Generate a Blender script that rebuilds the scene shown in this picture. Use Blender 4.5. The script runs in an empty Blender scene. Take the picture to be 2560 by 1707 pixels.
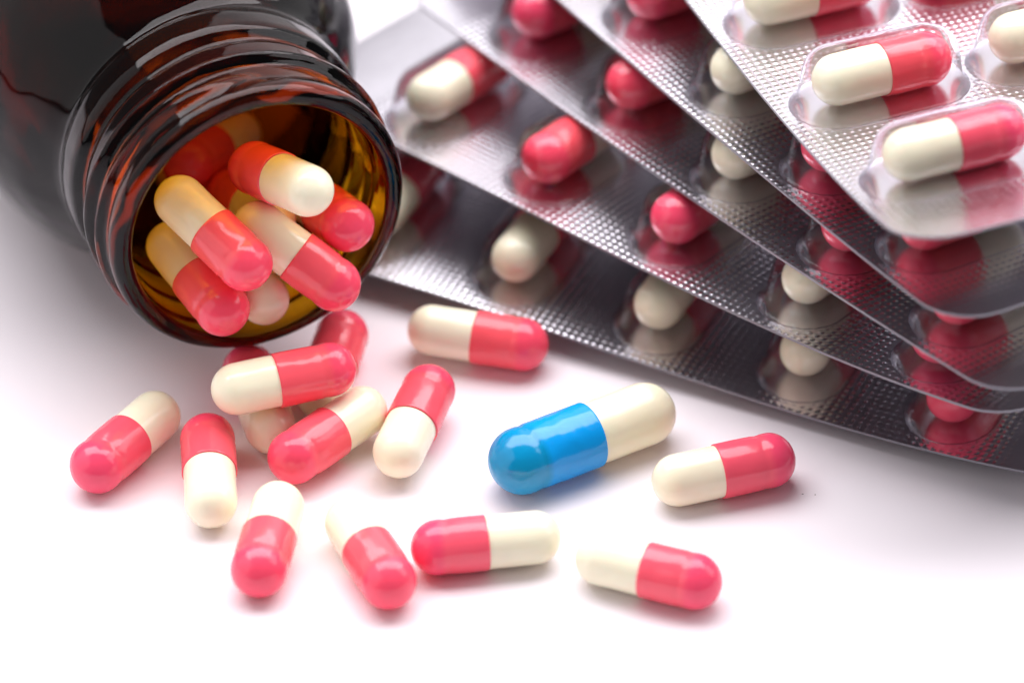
import bpy, math, random
from mathutils import Vector, Matrix, noise
random.seed(7)
U = 0.001            # everything below is written in millimetres
Y0 = 330.0           # shift so that the scene sits round the origin
S = bpy.context.scene
COL = S.collection

# ------------------------------------------------------------------ camera
cam = bpy.data.cameras.new('camera')
cam_o = bpy.data.objects.new('camera', cam)
COL.objects.link(cam_o)
cam.sensor_width = 36.0
cam.lens = 36.0 * 11000.0 / 2560.0
cam_o.location = (0, -Y0 * U, 271.04 * U)
cam_o.rotation_euler = (math.pi / 2 - 0.66156, 0, 0)
cam.clip_start = 0.02
cam.clip_end = 20
cam.dof.use_dof = True
cam.dof.focus_distance = 0.4215
cam.dof.aperture_fstop = 12.5
cam.dof.aperture_blades = 9
S.camera = cam_o

# ------------------------------------------------------------------ world and lamps
w = bpy.data.worlds.new('World')
S.world = w
w.use_nodes = True
bg = w.node_tree.nodes['Background']
bg.inputs[0].default_value = (0.94, 0.90, 0.96, 1)
bg.inputs[1].default_value = 0.11


def area(name, loc, target, sx, sy, radiance, col):
    d = bpy.data.lights.new(name, 'AREA')
    d.shape = 'RECTANGLE'
    d.size, d.size_y = sx, sy
    d.energy = radiance * math.pi * sx * sy
    d.color = col
    o = bpy.data.objects.new(name, d)
    COL.objects.link(o)
    o.location = loc
    o.rotation_euler = (Vector(target) - Vector(loc)).to_track_quat('-Z', 'Y').to_euler()
    return o


area('softbox_lamp', (0.50, 0.85, 0.47), (0.0, 0.02, 0.0), 1.3, 1.0, 0.80, (1.0, 0.965, 0.99))
area('overhead_lamp', (-0.02, 0.30, 0.70), (0.0, -0.02, 0.0), 1.30, 0.56, 4.5, (1.0, 0.96, 0.99))
area('fill_lamp', (-0.78, -0.14, 0.46), (0.0, -0.01, 0.0), 1.1, 0.95, 0.7, (1.0, 0.965, 0.975))  # added fill, lifts the shaded capsule fronts without shining into the bottle mouth
area('side_fill_lamp', (0.72, 0.14, 0.48), (0.03, -0.01, 0.0), 0.5, 0.5, 2.0, (1.0, 0.96, 0.99))  # added fill, lightens the table in front of the packs

S.view_settings.view_transform = 'Standard'
S.view_settings.look = 'None'
S.view_settings.exposure = 0.5
S.view_settings.gamma = 1.0
S.render.engine = 'CYCLES'
cy = S.cycles
cy.use_denoising = True
cy.max_bounces = 16
cy.diffuse_bounces = 6
cy.glossy_bounces = 8
cy.transmission_bounces = 14
cy.transparent_max_bounces = 24
cy.blur_glossy = 0.3
cy.sample_clamp_indirect = 8


# ------------------------------------------------------------------ helpers
def tag(o, label=None, cat=None, group=None, kind=None):
    if label: o['label'] = label
    if cat: o['category'] = cat
    if group: o['group'] = group
    if kind: o['kind'] = kind
    return o


def mesh(name, verts, faces, mats, smooth=True, uv=None, attr=None, midx=None):
    me = bpy.data.meshes.new(name)
    me.from_pydata([(x * U, y * U, z * U) for x, y, z in verts], [], faces)
    for m in mats: me.materials.append(m)
    if midx:
        me.polygons.foreach_set('material_index', midx)
    if smooth:
        me.polygons.foreach_set('use_smooth', [True] * len(me.polygons))
    if uv:
        l = me.uv_layers.new(name='UVMap')
        l.data.foreach_set('uv', [c for lp in me.loops for c in uv[lp.vertex_index]])
    if attr:
        a = me.attributes.new('emboss', 'FLOAT', 'POINT')
        a.data.foreach_set('value', attr)
    me.update()
    return me


def obj(name, me, parent=None):
    o = bpy.data.objects.new(name, me)
    COL.objects.link(o)
    if parent is not None: o.parent = parent
    return o


def empty(name, loc):
    o = bpy.data.objects.new(name, None)
    o.empty_display_size = 0.002
    COL.objects.link(o)
    o.location = loc
    return o


def W(p):
    return Vector((p[0], p[1] - Y0, p[2]))


# ------------------------------------------------------------------ materials
def mat(name):
    m = bpy.data.materials.new(name)
    m.use_nodes = True
    nt = m.node_tree
    return m, nt, nt.nodes['Principled BSDF'], nt.nodes['Material Output']


def N(nt, t, **kw):
    n = nt.nodes.new(t)
    for k, v in kw.items(): setattr(n, k, v)
    return n


def math_node(nt, op, a, b=None):
    n = N(nt, 'ShaderNodeMath', operation=op)
    for i, v in enumerate((a, b)):
        if v is None: continue
        if isinstance(v, (int, float)): n.inputs[i].default_value = v
        else: nt.links.new(v, n.inputs[i])
    return n.outputs[0]


def gelatin(name, col, dome_col, dome_at, sss, wob):
    """Glossy opaque gelatin shell. Beyond dome_at (mm along the axis) the shell has no second layer behind it and shows its deeper colour."""
    m, nt, b, out = mat(name)
    tc = N(nt, 'ShaderNodeTexCoord')
    sx = N(nt, 'ShaderNodeSeparateXYZ')
    nt.links.new(tc.outputs['Object'], sx.inputs[0])
    oi = N(nt, 'ShaderNodeObjectInfo')
    add = N(nt, 'ShaderNodeVectorMath', operation='ADD')
    nt.links.new(tc.outputs['Object'], add.inputs[0])
    nt.links.new(oi.outputs['Random'], add.inputs[1])
    n1 = N(nt, 'ShaderNodeTexNoise')
    n1.inputs['Scale'].default_value = 190
    n1.inputs['Detail'].default_value = 2
    nt.links.new(add.outputs[0], n1.inputs['Vector'])
    n2 = N(nt, 'ShaderNodeTexNoise')
    n2.inputs['Scale'].default_value = 420
    nt.links.new(add.outputs[0], n2.inputs['Vector'])
    # dome colour
    mr = N(nt, 'ShaderNodeMapRange')
    mr.inputs['From Min'].default_value = (dome_at - 0.35) * U
    mr.inputs['From Max'].default_value = (dome_at + 0.35) * U
    nt.links.new(sx.outputs[0], mr.inputs['Value'])
    mx = N(nt, 'ShaderNodeMix', data_type='RGBA')
    mx.inputs[6].default_value = (*col, 1)
    mx.inputs[7].default_value = (*dome_col, 1)
    nt.links.new(mr.outputs[0], mx.inputs[0])
    # faint mottling
    hv = N(nt, 'ShaderNodeHueSaturation')
    nt.links.new(mx.outputs[2], hv.inputs['Color'])
    v = math_node(nt, 'MULTIPLY_ADD', n1.outputs['Fac'], 0.12)
    v.node.inputs[2].default_value = 0.94
    v = math_node(nt, 'MULTIPLY', v, math_node(nt, 'ADD', math_node(nt, 'MULTIPLY', oi.outputs['Random'], 0.10), 0.94))
    nt.links.new(v, hv.inputs['Value'])
    nt.links.new(math_node(nt, 'ADD', math_node(nt, 'MULTIPLY', oi.outputs['Random'], 0.007), 0.497), hv.inputs['Hue'])
    nt.links.new(hv.outputs[0], b.inputs['Base Color'])
    b.inputs['Roughness'].default_value = 0.16
    b.inputs['IOR'].default_value = 1.48
    b.inputs['Subsurface Weight'].default_value = sss
    b.inputs['Subsurface Radius'].default_value = (1.0, 0.45, 0.35)
    b.inputs['Subsurface Scale'].default_value = 0.0007
    bp = N(nt, 'ShaderNodeBump')
    bp.inputs['Strength'].default_value = 1.0
    bp.inputs['Distance'].default_value = wob * U
    h = math_node(nt, 'ADD', n1.outputs['Fac'], math_node(nt, 'MULTIPLY', n2.outputs['Fac'], 0.35))
    nt.links.new(h, bp.inputs['Height'])
    nt.links.new(bp.outputs[0], b.inputs['Normal'])
    nt.links.new(bp.outputs[0], b.inputs['Coat Normal'])
    return m


L = 9.2
M_PINK = gelatin('pink_gelatin', (1.0, 0.112, 0.160), (0.98, 0.080, 0.160), L / 2 - 0.2, 0.12, 0.22)
M_CREAM = gelatin('cream_gelatin', (0.98, 0.93, 0.70), (0.98, 0.93, 0.70), 50, 0.25, 0.14)
M_BLUE = gelatin('blue_gelatin', (0.0, 0.34, 0.88), (0.0, 0.29, 0.60), 5.6, 0.08, 0.32)
M_IVORY = gelatin('ivory_gelatin', (0.95, 0.89, 0.66), (0.95, 0.89, 0.66), 50, 0.25, 0.16)


def make_table_mat():
    m, nt, b, out = mat('white_table')
    tc = N(nt, 'ShaderNodeTexCoord')
    n = N(nt, 'ShaderNodeTexNoise')
    n.inputs['Scale'].default_value = 900
    n.inputs['Detail'].default_value = 4
    nt.links.new(tc.outputs['Object'], n.inputs['Vector'])
    bp = N(nt, 'ShaderNodeBump')
    bp.inputs['Strength'].default_value = 0.25
    bp.inputs['Distance'].default_value = 0.00005
    nt.links.new(n.outputs['Fac'], bp.inputs['Height'])
    nt.links.new(bp.outputs[0], b.inputs['Normal'])
    b.inputs['Base Color'].default_value = (0.87, 0.83, 0.865, 1)
    b.inputs['Roughness'].default_value = 0.5
    b.inputs['Specular IOR Level'].default_value = 0.3
    return m


def make_foil_mat(name, rough, emb_strength):
    m, nt, b, out = mat(name)
    uv = N(nt, 'ShaderNodeUVMap')
    sp = N(nt, 'ShaderNodeSeparateXYZ')
    nt.links.new(uv.outputs[0], sp.inputs[0])
    k = math.pi * 1.0 / 0.79          # uv is in millimetres
    su = math_node(nt, 'SINE', math_node(nt, 'MULTIPLY', sp.outputs[0], k))
    sv = math_node(nt, 'SINE', math_node(nt, 'MULTIPLY', sp.outputs[1], k))
    h = math_node(nt, 'MULTIPLY', math_node(nt, 'MULTIPLY', su, su), math_node(nt, 'MULTIPLY', sv, sv))
    at = N(nt, 'ShaderNodeAttribute', attribute_name='emboss')
    h = math_node(nt, 'MULTIPLY', h, at.outputs['Fac'])
    tc = N(nt, 'ShaderNodeTexCoord')
    n1 = N(nt, 'ShaderNodeTexNoise')
    n1.inputs['Scale'].default_value = 130
    n1.inputs['Detail'].default_value = 0.5
    nt.links.new(tc.outputs['Object'], n1.inputs['Vector'])
    h = math_node(nt, 'ADD', h, math_node(nt, 'MULTIPLY', n1.outputs['Fac'], 1.6))
    n2 = N(nt, 'ShaderNodeTexNoise')
    n2.inputs['Scale'].default_value = 1500
    nt.links.new(tc.outputs['Object'], n2.inputs['Vector'])
    bp = N(nt, 'ShaderNodeBump')
    bp.inputs['Strength'].default_value = 1.0
    bp.inputs['Distance'].default_value = emb_strength * U
    nt.links.new(h, bp.inputs['Height'])
    nt.links.new(bp.outputs[0], b.inputs['Normal'])
    b.inputs['Base Color'].default_value = (0.77, 0.75, 0.81, 1)
    b.inputs['Metallic'].default_value = 1.0
    r = N(nt, 'ShaderNodeMapRange')
    r.inputs['To Min'].default_value = rough - 0.04
    r.inputs['To Max'].default_value = rough + 0.08
    nt.links.new(n2.outputs['Fac'], r.inputs['Value'])
    nt.links.new(r.outputs[0], b.inputs['Roughness'])
    return m


def make_film_mat(name, edge):
    """Clear sheet plastic: lets light straight through, mirrors by Fresnel, a little more tinted when seen along its length."""
    m, nt, b, out = mat(name)
    nt.nodes.remove(b)
    tr = N(nt, 'ShaderNodeBsdfTransparent')
    gl = N(nt, 'ShaderNodeBsdfGlossy')
    gl.inputs['Roughness'].default_value = 0.07
    fr = N(nt, 'ShaderNodeFresnel')
    fr.inputs['IOR'].default_value = 1.32
    lw = N(nt, 'ShaderNodeLayerWeight')
    lw.inputs['Blend'].default_value = 0.5
    cr = N(nt, 'ShaderNodeValToRGB')
    cr.color_ramp.elements[0].position = 0.35
    cr.color_ramp.elements[0].color = (0.97, 0.97, 0.975, 1)
    cr.color_ramp.elements[1].position = 1.0
    cr.color_ramp.elements[1].color = (edge, edge, edge * 1.06, 1)
    nt.links.new(lw.outputs['Facing'], cr.inputs[0])
    nt.links.new(cr.outputs[0], tr.inputs[0])
    tc = N(nt, 'ShaderNodeTexCoord')
    n = N(nt, 'ShaderNodeTexNoise')
    n.inputs['Scale'].default_value = 260
    nt.links.new(tc.outputs['Object'], n.inputs['Vector'])
    bp = N(nt, 'ShaderNodeBump')
    bp.inputs['Distance'].default_value = 0.12 * U
    nt.links.new(n.outputs['Fac'], bp.inputs['Height'])
    nt.links.new(bp.outputs[0], gl.inputs['Normal'])
    mx = N(nt, 'ShaderNodeMixShader')
    nt.links.new(math_node(nt, 'MULTIPLY', fr.outputs[0], 0.85), mx.inputs[0])
    nt.links.new(tr.outputs[0], mx.inputs[1])
    nt.links.new(gl.outputs[0], mx.inputs[2])
    nt.links.new(mx.outputs[0], out.inputs[0])
    return m


def make_glass_mat():
    m, nt, b, out = mat('amber_glass')
    b.inputs['Base Color'].default_value = (1, 1, 1, 1)
    b.inputs['Roughness'].default_value = 0.03
    b.inputs['IOR'].default_value = 1.31
    b.inputs['Transmission Weight'].default_value = 1.0
    tc = N(nt, 'ShaderNodeTexCoord')
    n = N(nt, 'ShaderNodeTexNoise')
    n.inputs['Scale'].default_value = 95
    n.inputs['Detail'].default_value = 2
    nt.links.new(tc.outputs['Object'], n.inputs['Vector'])
    bp = N(nt, 'ShaderNodeBump')
    bp.inputs['Distance'].default_value = 0.7 * U
    nt.links.new(n.outputs['Fac'], bp.inputs['Height'])
    nt.links.new(bp.outputs[0], b.inputs['Normal'])
    # surface tint painted darker on lip and body, imitating light lost in thick glass
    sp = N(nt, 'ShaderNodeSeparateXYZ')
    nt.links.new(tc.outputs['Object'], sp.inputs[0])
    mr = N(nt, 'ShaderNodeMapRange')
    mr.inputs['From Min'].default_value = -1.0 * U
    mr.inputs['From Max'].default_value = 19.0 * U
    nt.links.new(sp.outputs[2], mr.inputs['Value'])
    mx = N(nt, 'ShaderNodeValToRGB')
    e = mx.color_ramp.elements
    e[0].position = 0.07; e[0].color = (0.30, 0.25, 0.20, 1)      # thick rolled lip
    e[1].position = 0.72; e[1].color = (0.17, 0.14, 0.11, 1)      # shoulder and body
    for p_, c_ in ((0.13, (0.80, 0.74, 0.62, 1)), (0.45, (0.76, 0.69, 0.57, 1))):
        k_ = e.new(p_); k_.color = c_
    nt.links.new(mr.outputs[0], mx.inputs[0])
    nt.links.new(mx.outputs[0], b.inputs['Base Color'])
    va = N(nt, 'ShaderNodeVolumeAbsorption')
    va.inputs['Color'].default_value = (0.935, 0.795, 0.10, 1)
    va.inputs['Density'].default_value = 2200
    nt.links.new(va.outputs[0], out.inputs['Volume'])
    return m


def plain(name, col, rough=0.5, metal=0.0):
    m, nt, b, out = mat(name)
    b.inputs['Base Color'].default_value = (*col, 1)
    b.inputs['Roughness'].default_value = rough
    b.inputs['Metallic'].default_value = metal
    return m


M_TABLE = make_table_mat()
M_FOIL = make_foil_mat('embossed_foil', 0.21, 0.048)
M_BACK = plain('foil_underside', (0.22, 0.21, 0.23), 0.45, 0.6)
M_EDGE = plain('cut_film_edge', (0.24, 0.235, 0.27), 0.35)
M_FILM = make_film_mat('clear_blister_film', 0.95)
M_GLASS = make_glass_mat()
M_SPECK = plain('dark_dust', (0.08, 0.07, 0.06), 0.8)

# ------------------------------------------------------------------ setting
tb = obj('table_surface', mesh('table_surface', [(-1500, -900, 0), (1500, -900, 0), (1500, 2200, 0), (-1500, 2200, 0)], [(0, 1, 2, 3)], [M_TABLE], smooth=False))
tag(tb, kind='structure')

# ------------------------------------------------------------------ bottle
MOUTH = (-24.0, 339.91, 20.72)
B_YAW = math.radians(23.63)


def bottle():
    outer = [(0.75, 12.62), (0.35, 12.72), (0.08, 13.0), (0.0, 13.45), (0.08, 13.95), (0.35, 14.35), (0.85, 14.6), (1.5, 14.66), (2.2, 14.5), (2.8, 14.3)]
    s = 3.3
    while s < 9.6:
        outer.append((s, 14.25)); s += 0.28
    outer += [(9.7, 14.1), (10.1, 14.05), (10.5, 14.25), (10.8, 14.7), (11.3, 14.95), (12.2, 15.0), (13.4, 15.0), (14.2, 14.98), (14.8, 14.85), (15.3, 14.7), (15.8, 14.8),
              (16.6, 15.3), (17.8, 16.1), (19.2, 17.05), (20.8, 18.0), (22.6, 18.9), (24.6, 19.7), (26.6, 20.25), (28.6, 20.55), (30.6, 20.68), (34, 20.7), (45, 20.7), (60, 20.7),
              (74, 20.7), (78, 20.4), (80.5, 19.6), (82, 18.2), (82.6, 16), (82.2, 12), (81.5, 6), (81.3, 0.4)]
    inner = [(79.0, 0.4), (79.2, 8), (79.0, 14), (77.8, 14.5), (75, 15.4), (70, 15.6), (60, 15.6), (45, 15.6), (34, 15.6), (30, 15.5), (26.5, 15.3), (23, 14.8), (20, 14.0), (17.5, 13.3),
             (15.4, 12.9), (13.5, 12.55), (11, 12.45), (8, 12.42), (5, 12.42), (2.4, 12.45), (1.4, 12.5)]
    prof = outer + inner
    prof = [(s_, r_ + (0.34 if s_ < 16 else 0.34 * max(0, (28 - s_) / 12)) * (1 if i_ < len(outer) else 0.85)) for i_, (s_, r_) in enumerate(prof)]
    nt_ = 320
    verts = []
    th0 = math.radians(100)          # azimuth at which the thread starts (90 deg is straight up, seen from the mouth)
    pitch, s0, turns, hgt = 3.15, 3.1, 1.55, 0.95
    for i, (s, r) in enumerate(prof):
        for k in range(nt_):
            th = 2 * math.pi * k / nt_
            rr = r
            if i < len(outer) and 1.8 < s < 10:
                for turn in range(3):
                    a = (th0 - th) % (2 * math.pi) + 2 * math.pi * turn
                    f = a / (2 * math.pi)
                    if f > turns: continue
                    c = s0 + pitch * f
                    fade = min(1, f / 0.09, (turns - f) / 0.09)
                    fade = fade * fade * (3 - 2 * fade)
                    d = abs(s - c) / 1.05
                    if d < 1: rr += hgt * fade * (0.5 + 0.5 * math.cos(math.pi * d)) ** 0.7
            # small unevenness of moulded glass on the shoulder and body
            if s > 14:
                q = Vector((math.cos(th) * 2.2, math.sin(th) * 2.2, s * 0.09))
                rr += 0.16 * noise.noise(q) * min(1, (s - 14) / 6) * (1 if i < len(outer) else 1.6)
            verts.append((rr * math.cos(th), rr * math.sin(th), s))
    faces = []
    n = len(prof)
    for i in range(n):
        j = (i + 1) % n
        if i == len(outer) - 1:
            continue
        for k in range(nt_):
            l = (k + 1) % nt_
            faces.append((i * nt_ + k, i * nt_ + l, j * nt_ + l, j * nt_ + k))
    faces.append(tuple(reversed([(len(outer) - 1) * nt_ + k for k in range(nt_)])))
    faces.append(tuple(len(outer) * nt_ + k for k in range(nt_)))
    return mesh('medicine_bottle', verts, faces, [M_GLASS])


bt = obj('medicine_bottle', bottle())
ax = Vector((math.sin(B_YAW), -math.cos(B_YAW), 0))          # out of the mouth
rx = Vector((math.cos(B_YAW), math.sin(B_YAW), 0))
up = Vector((0, 0, 1))
bz = -ax                                                     # local z runs into the bottle
by = up
bx = by.cross(bz)
m3 = Matrix((bx, by, bz)).transposed().to_4x4()
m3.translation = W(MOUTH) * U
bt.matrix_world = m3
tag(bt, 'brown amber glass bottle lying on its side, capsules spilling from its threaded mouth', 'bottle')

# ------------------------------------------------------------------ capsules


def lathe(prof, n=48, jitter=0.0, seed=0):
    verts, faces = [], []
    for x, r in prof:
        if r < 1e-6:
            verts.append((x, 0, 0))
        else:
            for k in range(n):
                a = 2 * math.pi * k / n
                rr = r
                if jitter:
                    rr += jitter * noise.noise(Vector((x * 0.35 + seed * 9.1, math.cos(a) * 0.9, math.sin(a) * 0.9)))
                verts.append((x, rr * math.cos(a), rr * math.sin(a)))
    idx, rings = 0, []
    for x, r in prof:
        if r < 1e-6:
            rings.append((idx,)); idx += 1
        else:
            rings.append(tuple(range(idx, idx + n))); idx += n
    for a, b in zip(rings[:-1], rings[1:]):
        for k in range(n):
            l = (k + 1) % n
            if len(a) == 1: faces.append((a[0], b[k], b[l]))
            elif len(b) == 1: faces.append((a[k], b[0], a[l]))
            else: faces.append((a[k], b[k], b[l], a[l]))
    return verts, faces


def capsule_meshes(rc, rb, ln, seam, mcap, mbody, seed, nm):
    """+x end is the cap. ln = distance between the two dome centres."""
    h = ln / 2
    cap = []
    m = 14
    for i in range(m + 1):
        a = math.pi / 2 * i / m
        cap.append((h + rc * math.cos(a) * 0.98, rc * math.sin(a)))
    # locking groove and straight wall down to the cut end
    steps = [(-0.35, 0), (-0.6, -0.038 * rc / 2.65), (-0.85, -0.065 * rc / 2.65), (-1.1, -0.038 * rc / 2.65), (-1.35, 0.0)]
    for d, dr in steps: cap.append((h + d, rc + dr))
    x = h - 2.2
    while x > seam + 0.4:
        cap.append((x, rc)); x -= 0.9
    cap += [(seam + 0.25, rc), (seam + 0.06, rc - 0.005), (seam, rc - 0.05), (seam + 0.01, rb - 0.02)]
    v, f = lathe(cap, 56, 0.07, seed)
    mc = mesh(nm + '_cap', v, f, [mcap])
    body = []
    x = seam + 1.2
    body.append((x, rb - 0.06))
    body.append((seam + 0.3, rb - 0.03))
    x = seam - 0.1
    while x > -h + 0.2:
        body.append((x, rb)); x -= 0.8
    for i in range(m + 1):
        a = math.pi / 2 * (1 - i / m)
        body.append((-h - rb * math.cos(a) * 0.99, rb * math.sin(a)))
    v, f = lathe(body, 56, 0.05, seed + 3)
    f = [tuple(q) for q in f]
    mb = mesh(nm + '_body', v, f, [mbody])
    return mc, mb


VAR = [capsule_meshes(2.66, 2.53, L, sm, M_PINK, M_CREAM, i, 'capsule') for i, sm in enumerate((-0.55, -0.25, 0.0, -0.75))]
BLUE = capsule_meshes(3.30, 3.10, 14.0, -0.75, M_BLUE, M_IVORY, 11, 'large_capsule')


def capsule(pink, cream, label, group, var=None, meshes=None, name='capsule', roll=None):
    a, c = W(pink), W(cream)
    mid = (a + c) / 2
    x = (a - c).normalized()
    z = Vector((0, 0, 1))
    y = z.cross(x).normalized()
    z = x.cross(y)
    R = Matrix((x, y, z)).transposed().to_4x4()
    R = R @ Matrix.Rotation(random.uniform(0, 6.28) if roll is None else roll, 4, 'X')
    t = empty(name, (0, 0, 0))
    R.translation = mid * U
    t.matrix_world = R
    tag(t, label, 'capsule', group)
    mc, mb = meshes or VAR[random.randrange(len(VAR)) if var is None else var]
    obj('cap_shell', mc, t)
    obj('body_shell', mb, t)
    return t


GP = 'pink and cream capsules loose on the table'
LOOSE = [
    ('A', (-39.711, 325.194, 2.75), (-34.699, 332.906, 2.60), 'pink and cream capsule lying alone below the bottle, cream end towards the bottle', 0),
    ('B', (-29.342, 329.22, 2.671), (-28.556, 320.054, 2.60), 'capsule pointing its cream end at the viewer, pink cap behind, beside the pile', 1),
    ('C', (-23.522, 310.133, 2.70), (-22.146, 319.23, 2.62), 'capsule with pink end in front and cream end just below the pile', 1),
    ('D', (-11.456, 308.386, 2.80), (-15.172, 316.799, 2.62), 'slanting capsule whose pink end nearly touches the next capsule cap', 0),
    ('E', (-6.938, 313.32, 2.68), (2.147, 314.757, 2.66), 'capsule lying crosswise in the front row, pink cap beside another pink end', 2),
    ('F', (16.943, 308.382, 2.75), (8.381, 311.741, 2.62), 'front row capsule with cream end first and pink cap pointing away from the bottle', 1),
    ('G', (24.595, 325.925, 2.80), (15.805, 323.225, 2.62), 'pink and cream capsule beside the cream end of the large blue capsule', 0),
    ('I', (1.028, 344.177, 2.70), (-7.908, 346.196, 2.9), 'capsule lying between the bottle mouth and the lowest blister pack', 1),
    ('J', (-8.19, 335.74, 3.50), (-10.887, 326.96, 3.0), 'capsule with speckled cream end leaning against the pile near the blue capsule', 3),
    ('N', (-25.885, 339.973, 2.75), (-23.383, 331.123, 2.62), 'shaded capsule under the bottle lip, buried below the top capsule of the pile', 1),
    ('L', (-20.838, 326.153, 3.1), (-14.581, 332.897, 3.2), 'glossy pink front capsule of the pile with its cream end up behind', 0),
    ('K', (-17.624, 333.305, 8.084), (-26.423, 330.625, 7.856), 'topmost capsule resting across the pile in front of the bottle mouth', 3),
    ('M', (-16.9, 345.395, 2.828), (-18.58, 336.351, 2.62), 'rear capsule of the pile with only its pink end clear of the others', 1),
]
for k, p, c, lab, v in LOOSE:
    capsule(p, c, lab, GP, v)
GB = 'capsules inside the bottle mouth'
INB = [
    ('P1', (-25.452, 335.897, 18.918), (-31.858, 341.704, 22.061), 'uppermost slanting capsule in the bottle mouth, yellowish end in and pink end out', 1),
    ('P2', (-27.893, 336.195, 13.213), (-33.116, 343.472, 15.311), 'lowest pink-ended capsule at the bottom edge of the bottle mouth', 1),
    ('P3', (-17.183, 338.901, 14.18), (-24.561, 341.991, 18.766), 'capsule sticking furthest out over the bottle rim with shiny pink cap', 2),
    ('P4', (-24.844, 346.206, 22.7), (-19.451, 339.171, 25.162), 'capsule in the bottle mouth whose bright cream tip faces out above the others', 2),
    ('P5', (-15.987, 343.465, 17.913), (-20.153, 351.333, 15.596), 'capsule beside the inner glass wall, pink tip below the bright cream tip', 0),
    ('P6', (-27.705, 354.398, 13.624), (-23.639, 346.6, 16.327), 'dim orange-red capsule tucked behind the middle of the bottle mouth', 1),
    ('P7', (-28.071, 347.899, 11.051), (-24.127, 339.622, 11.796), 'capsule showing only a small round cream tip low in the bottle mouth', 1),
    ('P8', (-32.258, 356.702, 15.724), (-27.873, 364.525, 13.669), 'deepest visible capsule in the bottle, amber yellow half and dark orange half', 1),
    ('P9', (-30.206, 355.216, 9.047), (-33.693, 363.724, 9.368), 'hidden capsule lying deep on the bottle floor under the visible ones', 0),
    ('P10', (-22.895, 356.93, 11.056), (-25.216, 365.418, 8.372), 'hidden capsule deep in the bottle behind the one by the glass wall', 0),
]
for k, p, c, lab, v in INB:
    capsule(p, c, lab, GB, v)
capsule((0.907, 325.25, 3.36), (12.87, 332.59, 3.16), 'large capsule with blue cap and ivory body lying in the open middle', None, meshes=BLUE, name='large_capsule', roll=0.6)

# ------------------------------------------------------------------ blister packs
P_, U0_, V0_, C_, LB_ = 15.772, 12.65, 5.871, 18.731, 16.132
LC = 9.15
LEN = U0_ + 4 * P_ + LB_
WID = 2 * V0_ + C_ + LC
CARDS = [[35.951234, 318.097121, 30.34002, 0.372405, -0.024415, 0.010387, 0.00118, -3e-05],
         [40.318378, 317.603058, 24.239356, 0.556898, -0.016272, -0.042734, 0.000397, -7e-06],
         [45.335211, 314.808188, 17.94016, 0.68216, -0.018366, -0.049096, 0.000562, -1e-06],
         [46.958015, 318.423776, 10.257826, 0.898482, 0.018622, -0.072311, 0.001066, -2.5e-05],
         [51.503169, 322.694556, 0.577108, 1.110657, 0.03936, 0.019616, 0.000677, -3.1e-05]]


def card_frame(q):
    x, y, z, yaw, a, b, k, k3 = q
    u = Vector((-math.sin(yaw), math.cos(yaw), 0))
    v = Vector((math.cos(yaw), math.sin(yaw), 0))
    u3 = u * math.cos(a) + Vector((0, 0, math.sin(a)))
    v3 = v * math.cos(b) + Vector((0, 0, math.sin(b)))
    v3 = (v3 - u3 * u3.dot(v3)).normalized()
    w3 = v3.cross(u3)
    if w3.z < 0: w3 = -w3
    o = W((x, y, z))

    def pt(uu, vv, ww):
        d = uu - 40.0
        return o + u3 * uu + v3 * vv + w3 * (ww + k * d * d + k3 * d * d * d)
    return o, pt


def stadium_dist(u, v):
    """distance in mm from the axis segment of the nearest capsule pocket"""
    best = 1e9
    for i in range(5):
        du = u - (U0_ + P_ * i)
        if abs(du) > 8: continue
        for j in range(2):
            a = V0_ + C_ * j
            dv = max(a - v, 0, v - a - LC)
            best = min(best, math.hypot(du, dv))
    return best


def foil_mesh(pt, o, ext):
    r = 5.5
    us = []
    u = -ext
    while u < 6:
        us.append(u); u += 0.25 if u < 2 - ext else 0.5
    while u < LEN - 6:
        us.append(u); u += 0.7
    while u < LEN - 2:
        us.append(u); u += 0.5
    while u < LEN - 0.05:
        us.append(u); u += 0.25
    us.append(LEN)
    nv = 57
    verts, uv, emb, faces, mi = [], [], [], [], []
    for u in us:
        e = min(u + ext, LEN - u)
        m = r - math.sqrt(max(0, r * r - (r - e) ** 2)) if e < r else 0.0
        for j in range(nv):
            v = m + (WID - 2 * m) * j / (nv - 1)
            verts.append(tuple(pt(u, v, 0.0) - o)); uv.append((u, v))
            d = stadium_dist(u, v)
            f = min(1, max(0, (d - 4.5) / 0.5))
            f *= min(1, max(0.22, (u - 4.0) / 3.0)) * min(1, max(0.0, (LEN - 9.0 - u) / 1.5))
            emb.append(f)
    n = len(verts)
    for u, v in list(uv):
        verts.append(tuple(pt(u, v, -0.27) - o)); uv.append((u, v)); emb.append(0.0)
    nu = len(us)
    for i in range(nu - 1):
        for j in range(nv - 1):
            a = i * nv + j
            faces.append((a, a + 1, a + nv + 1, a + nv)); mi.append(0)
            faces.append((n + a, n + a + nv, n + a + nv + 1, n + a + 1)); mi.append(1)
    rim = [j for j in range(nv)] + [i * nv + nv - 1 for i in range(1, nu)] + [(nu - 1) * nv + j for j in range(nv - 2, -1, -1)] + [i * nv for i in range(nu - 2, 0, -1)]
    # separate rim vertices so that the cut edge shades crisply
    base = len(verts)
    for a in rim:
        verts.append(verts[a]); uv.append(uv[a]); emb.append(0)
    for a in rim:
        verts.append(verts[n + a]); uv.append(uv[a]); emb.append(0)
    q = len(rim)
    for i in range(q):
        j = (i + 1) % q
        faces.append((base + i, base + q + i, base + q + j, base + j)); mi.append(2)
    return mesh('foil_sheet', verts, faces, [M_FOIL, M_BACK, M_EDGE], uv=uv, attr=emb, midx=mi)


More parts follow.
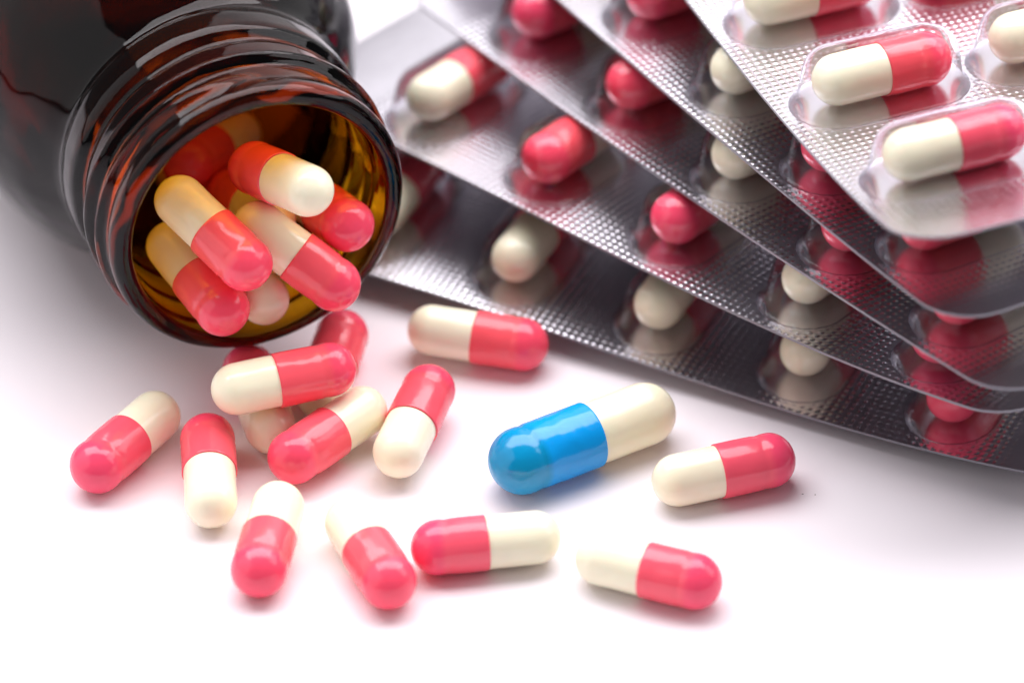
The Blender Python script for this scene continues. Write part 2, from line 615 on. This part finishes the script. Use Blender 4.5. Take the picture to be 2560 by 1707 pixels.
# height / half-width profile of one formed pocket, from flange to crown
POCKET = [(4.6, 0.06), (4.4, 0.10), (4.22, 0.22), (4.02, 0.45), (3.86, 0.85), (3.74, 1.5), (3.62, 2.4), (3.50, 3.3), (3.36, 4.1), (3.14, 4.75), (2.80, 5.25), (2.35, 5.6), (1.8, 5.82), (1.1, 5.95), (0.45, 6.0)]


def pocket_mesh(pt, o, iu, jv, seed):
    cu = U0_ + P_ * iu
    c0 = V0_ + C_ * jv
    half = 18
    verts, faces = [], []
    rings = []
    for r, z in POCKET:
        ring = []
        for s in (0, 1):
            cv = c0 if s == 0 else c0 + LC
            for k in range(half + 1):
                a = math.pi / 2 + math.pi * k / half + (math.pi if s else 0)
                # stadium: half circle round each end of the axis
                vv = cv + r * math.cos(a)
                uu = cu + r * math.sin(a)
                ring.append((uu, vv))
        # straight runs
        full = []
        for i, (a, b) in enumerate(zip(ring, ring[1:] + ring[:1])):
            full.append(a)
            if math.hypot(a[0] - b[0], a[1] - b[1]) > 5:
                for t in range(1, 6): full.append((a[0] + (b[0] - a[0]) * t / 6, a[1] + (b[1] - a[1]) * t / 6))
        st = len(verts)
        for uu, vv in full:
            dz = 0.10 * noise.noise(Vector((uu * 0.35 + seed, vv * 0.35, z * 0.3))) if z > 0.5 else 0
            verts.append(tuple(pt(uu, vv, z + dz) - o))
        rings.append((st, len(full)))
    for (a, n), (b, n2) in zip(rings[:-1], rings[1:]):
        for k in range(n):
            l = (k + 1) % n
            faces.append((a + k, a + l, b + l, b + k))
    a, n = rings[-1]
    st = len(verts)
    for t in range(7):
        verts.append(tuple(pt(cu, c0 + LC * t / 6, 6.02) - o))
    # crown closed as two fans of strips
    faces.append(tuple(a + k for k in range(n)))
    verts = verts[:st]
    return mesh('pocket', verts, faces, [M_FILM])


CARD_LABELS = ['topmost blister pack of the fan, bright silver with two full rows of capsules showing',
               'second blister pack from the top, half hidden under the bright topmost one',
               'middle blister pack of the fanned stack of five',
               'fourth blister pack down, its plain sealed end reaching behind the bottle',
               'lowest blister pack, lying on the white table under all the others']
# which way each capsule lies: True = pink end at the long edge that faces the camera
FLIP = [{(0, 0): 0, (1, 0): 0, (2, 0): 0, (3, 0): 0, (0, 1): 0, (1, 1): 0, (2, 1): 1},
        {(0, 0): 1, (1, 0): 1, (2, 0): 0, (3, 0): 1, (4, 0): 0},
        {(0, 0): 1, (1, 0): 1, (2, 0): 0, (3, 0): 1, (4, 0): 1},
        {(0, 0): 1, (1, 0): 0, (2, 0): 1, (3, 0): 1, (4, 0): 0},
        {(0, 0): 1, (1, 0): 0, (2, 0): 0, (3, 0): 0, (4, 0): 0}]
SLIDE = [{(0, 0): 0.04, (1, 0): 0.07, (2, 0): -0.1, (1, 1): 0.09, (2, 1): -0.6}, {(3, 0): 0.5}, {(0, 0): -0.14, (1, 0): 0.33, (3, 0): -0.16, (4, 0): 0.5},
         {(0, 0): -0.5, (1, 0): 0.25, (2, 0): 0.18, (3, 0): -0.4, (4, 0): 0.25}, {(0, 0): -0.34, (1, 0): 0.14, (3, 0): -0.12, (4, 0): 0.5}]
PN = ['topmost pack', 'second pack down', 'middle pack', 'fourth pack down', 'lowest pack']
RW = ['first from the front corner', 'second from the front', 'third from the front', 'fourth from the front', 'fifth from the front']
for ci, q in enumerate(CARDS):
    o, pt = card_frame(q)
    t = empty('blister_pack', o * U)
    tag(t, CARD_LABELS[ci], 'blister pack', 'fanned stack of capsule blister packs')
    obj('foil_sheet', foil_mesh(pt, o, 4.0 if ci == 4 else 0.0), t)
    for i in range(5):
        for j in range(2):
            obj('pocket', pocket_mesh(pt, o, i, j, ci * 10 + i * 2 + j), t)
    for (i, j), fl in FLIP[ci].items():
        sl = SLIDE[ci].get((i, j), 0.0)
        e0 = pt(U0_ + P_ * i, V0_ + C_ * j + sl, 2.78)
        e1 = pt(U0_ + P_ * i, V0_ + C_ * j + LC + sl, 2.78)
        e0 = e0 + Vector((0, Y0, 0)); e1 = e1 + Vector((0, Y0, 0))
        pk, crm = (e0, e1) if fl else (e1, e0)
        lab = ('pink' if fl else 'cream') + ' end capsule, ' + RW[i] + (' of the edge row' if j == 0 else ' of the inner row') + ', ' + PN[ci]
        capsule(pk, crm, lab, 'capsules sealed in the ' + PN[ci])

# ------------------------------------------------------------------ dust on the table
vs, fs = [], []
for (x, y, r) in ((27.9, 324.3, .07), (29.1, 324.2, .06), (-5.8, 326.6, .06), (22.3, 332.2, .05), (27, 330.5, .04)):
    n0 = len(vs)
    for k in range(6):
        a = k * math.pi / 3
        vs.append((x + r * 1.5 * math.cos(a), y - Y0 + r * math.sin(a), 0.004))
    vs.append((x, y - Y0, 0.04))
    for k in range(6): fs.append((n0 + k, n0 + (k + 1) % 6, n0 + 6))
tag(obj('dust_specks', mesh('dust_specks', vs, fs, [M_SPECK])), 'tiny dark dust specks scattered on the white table', 'dust', kind='stuff')
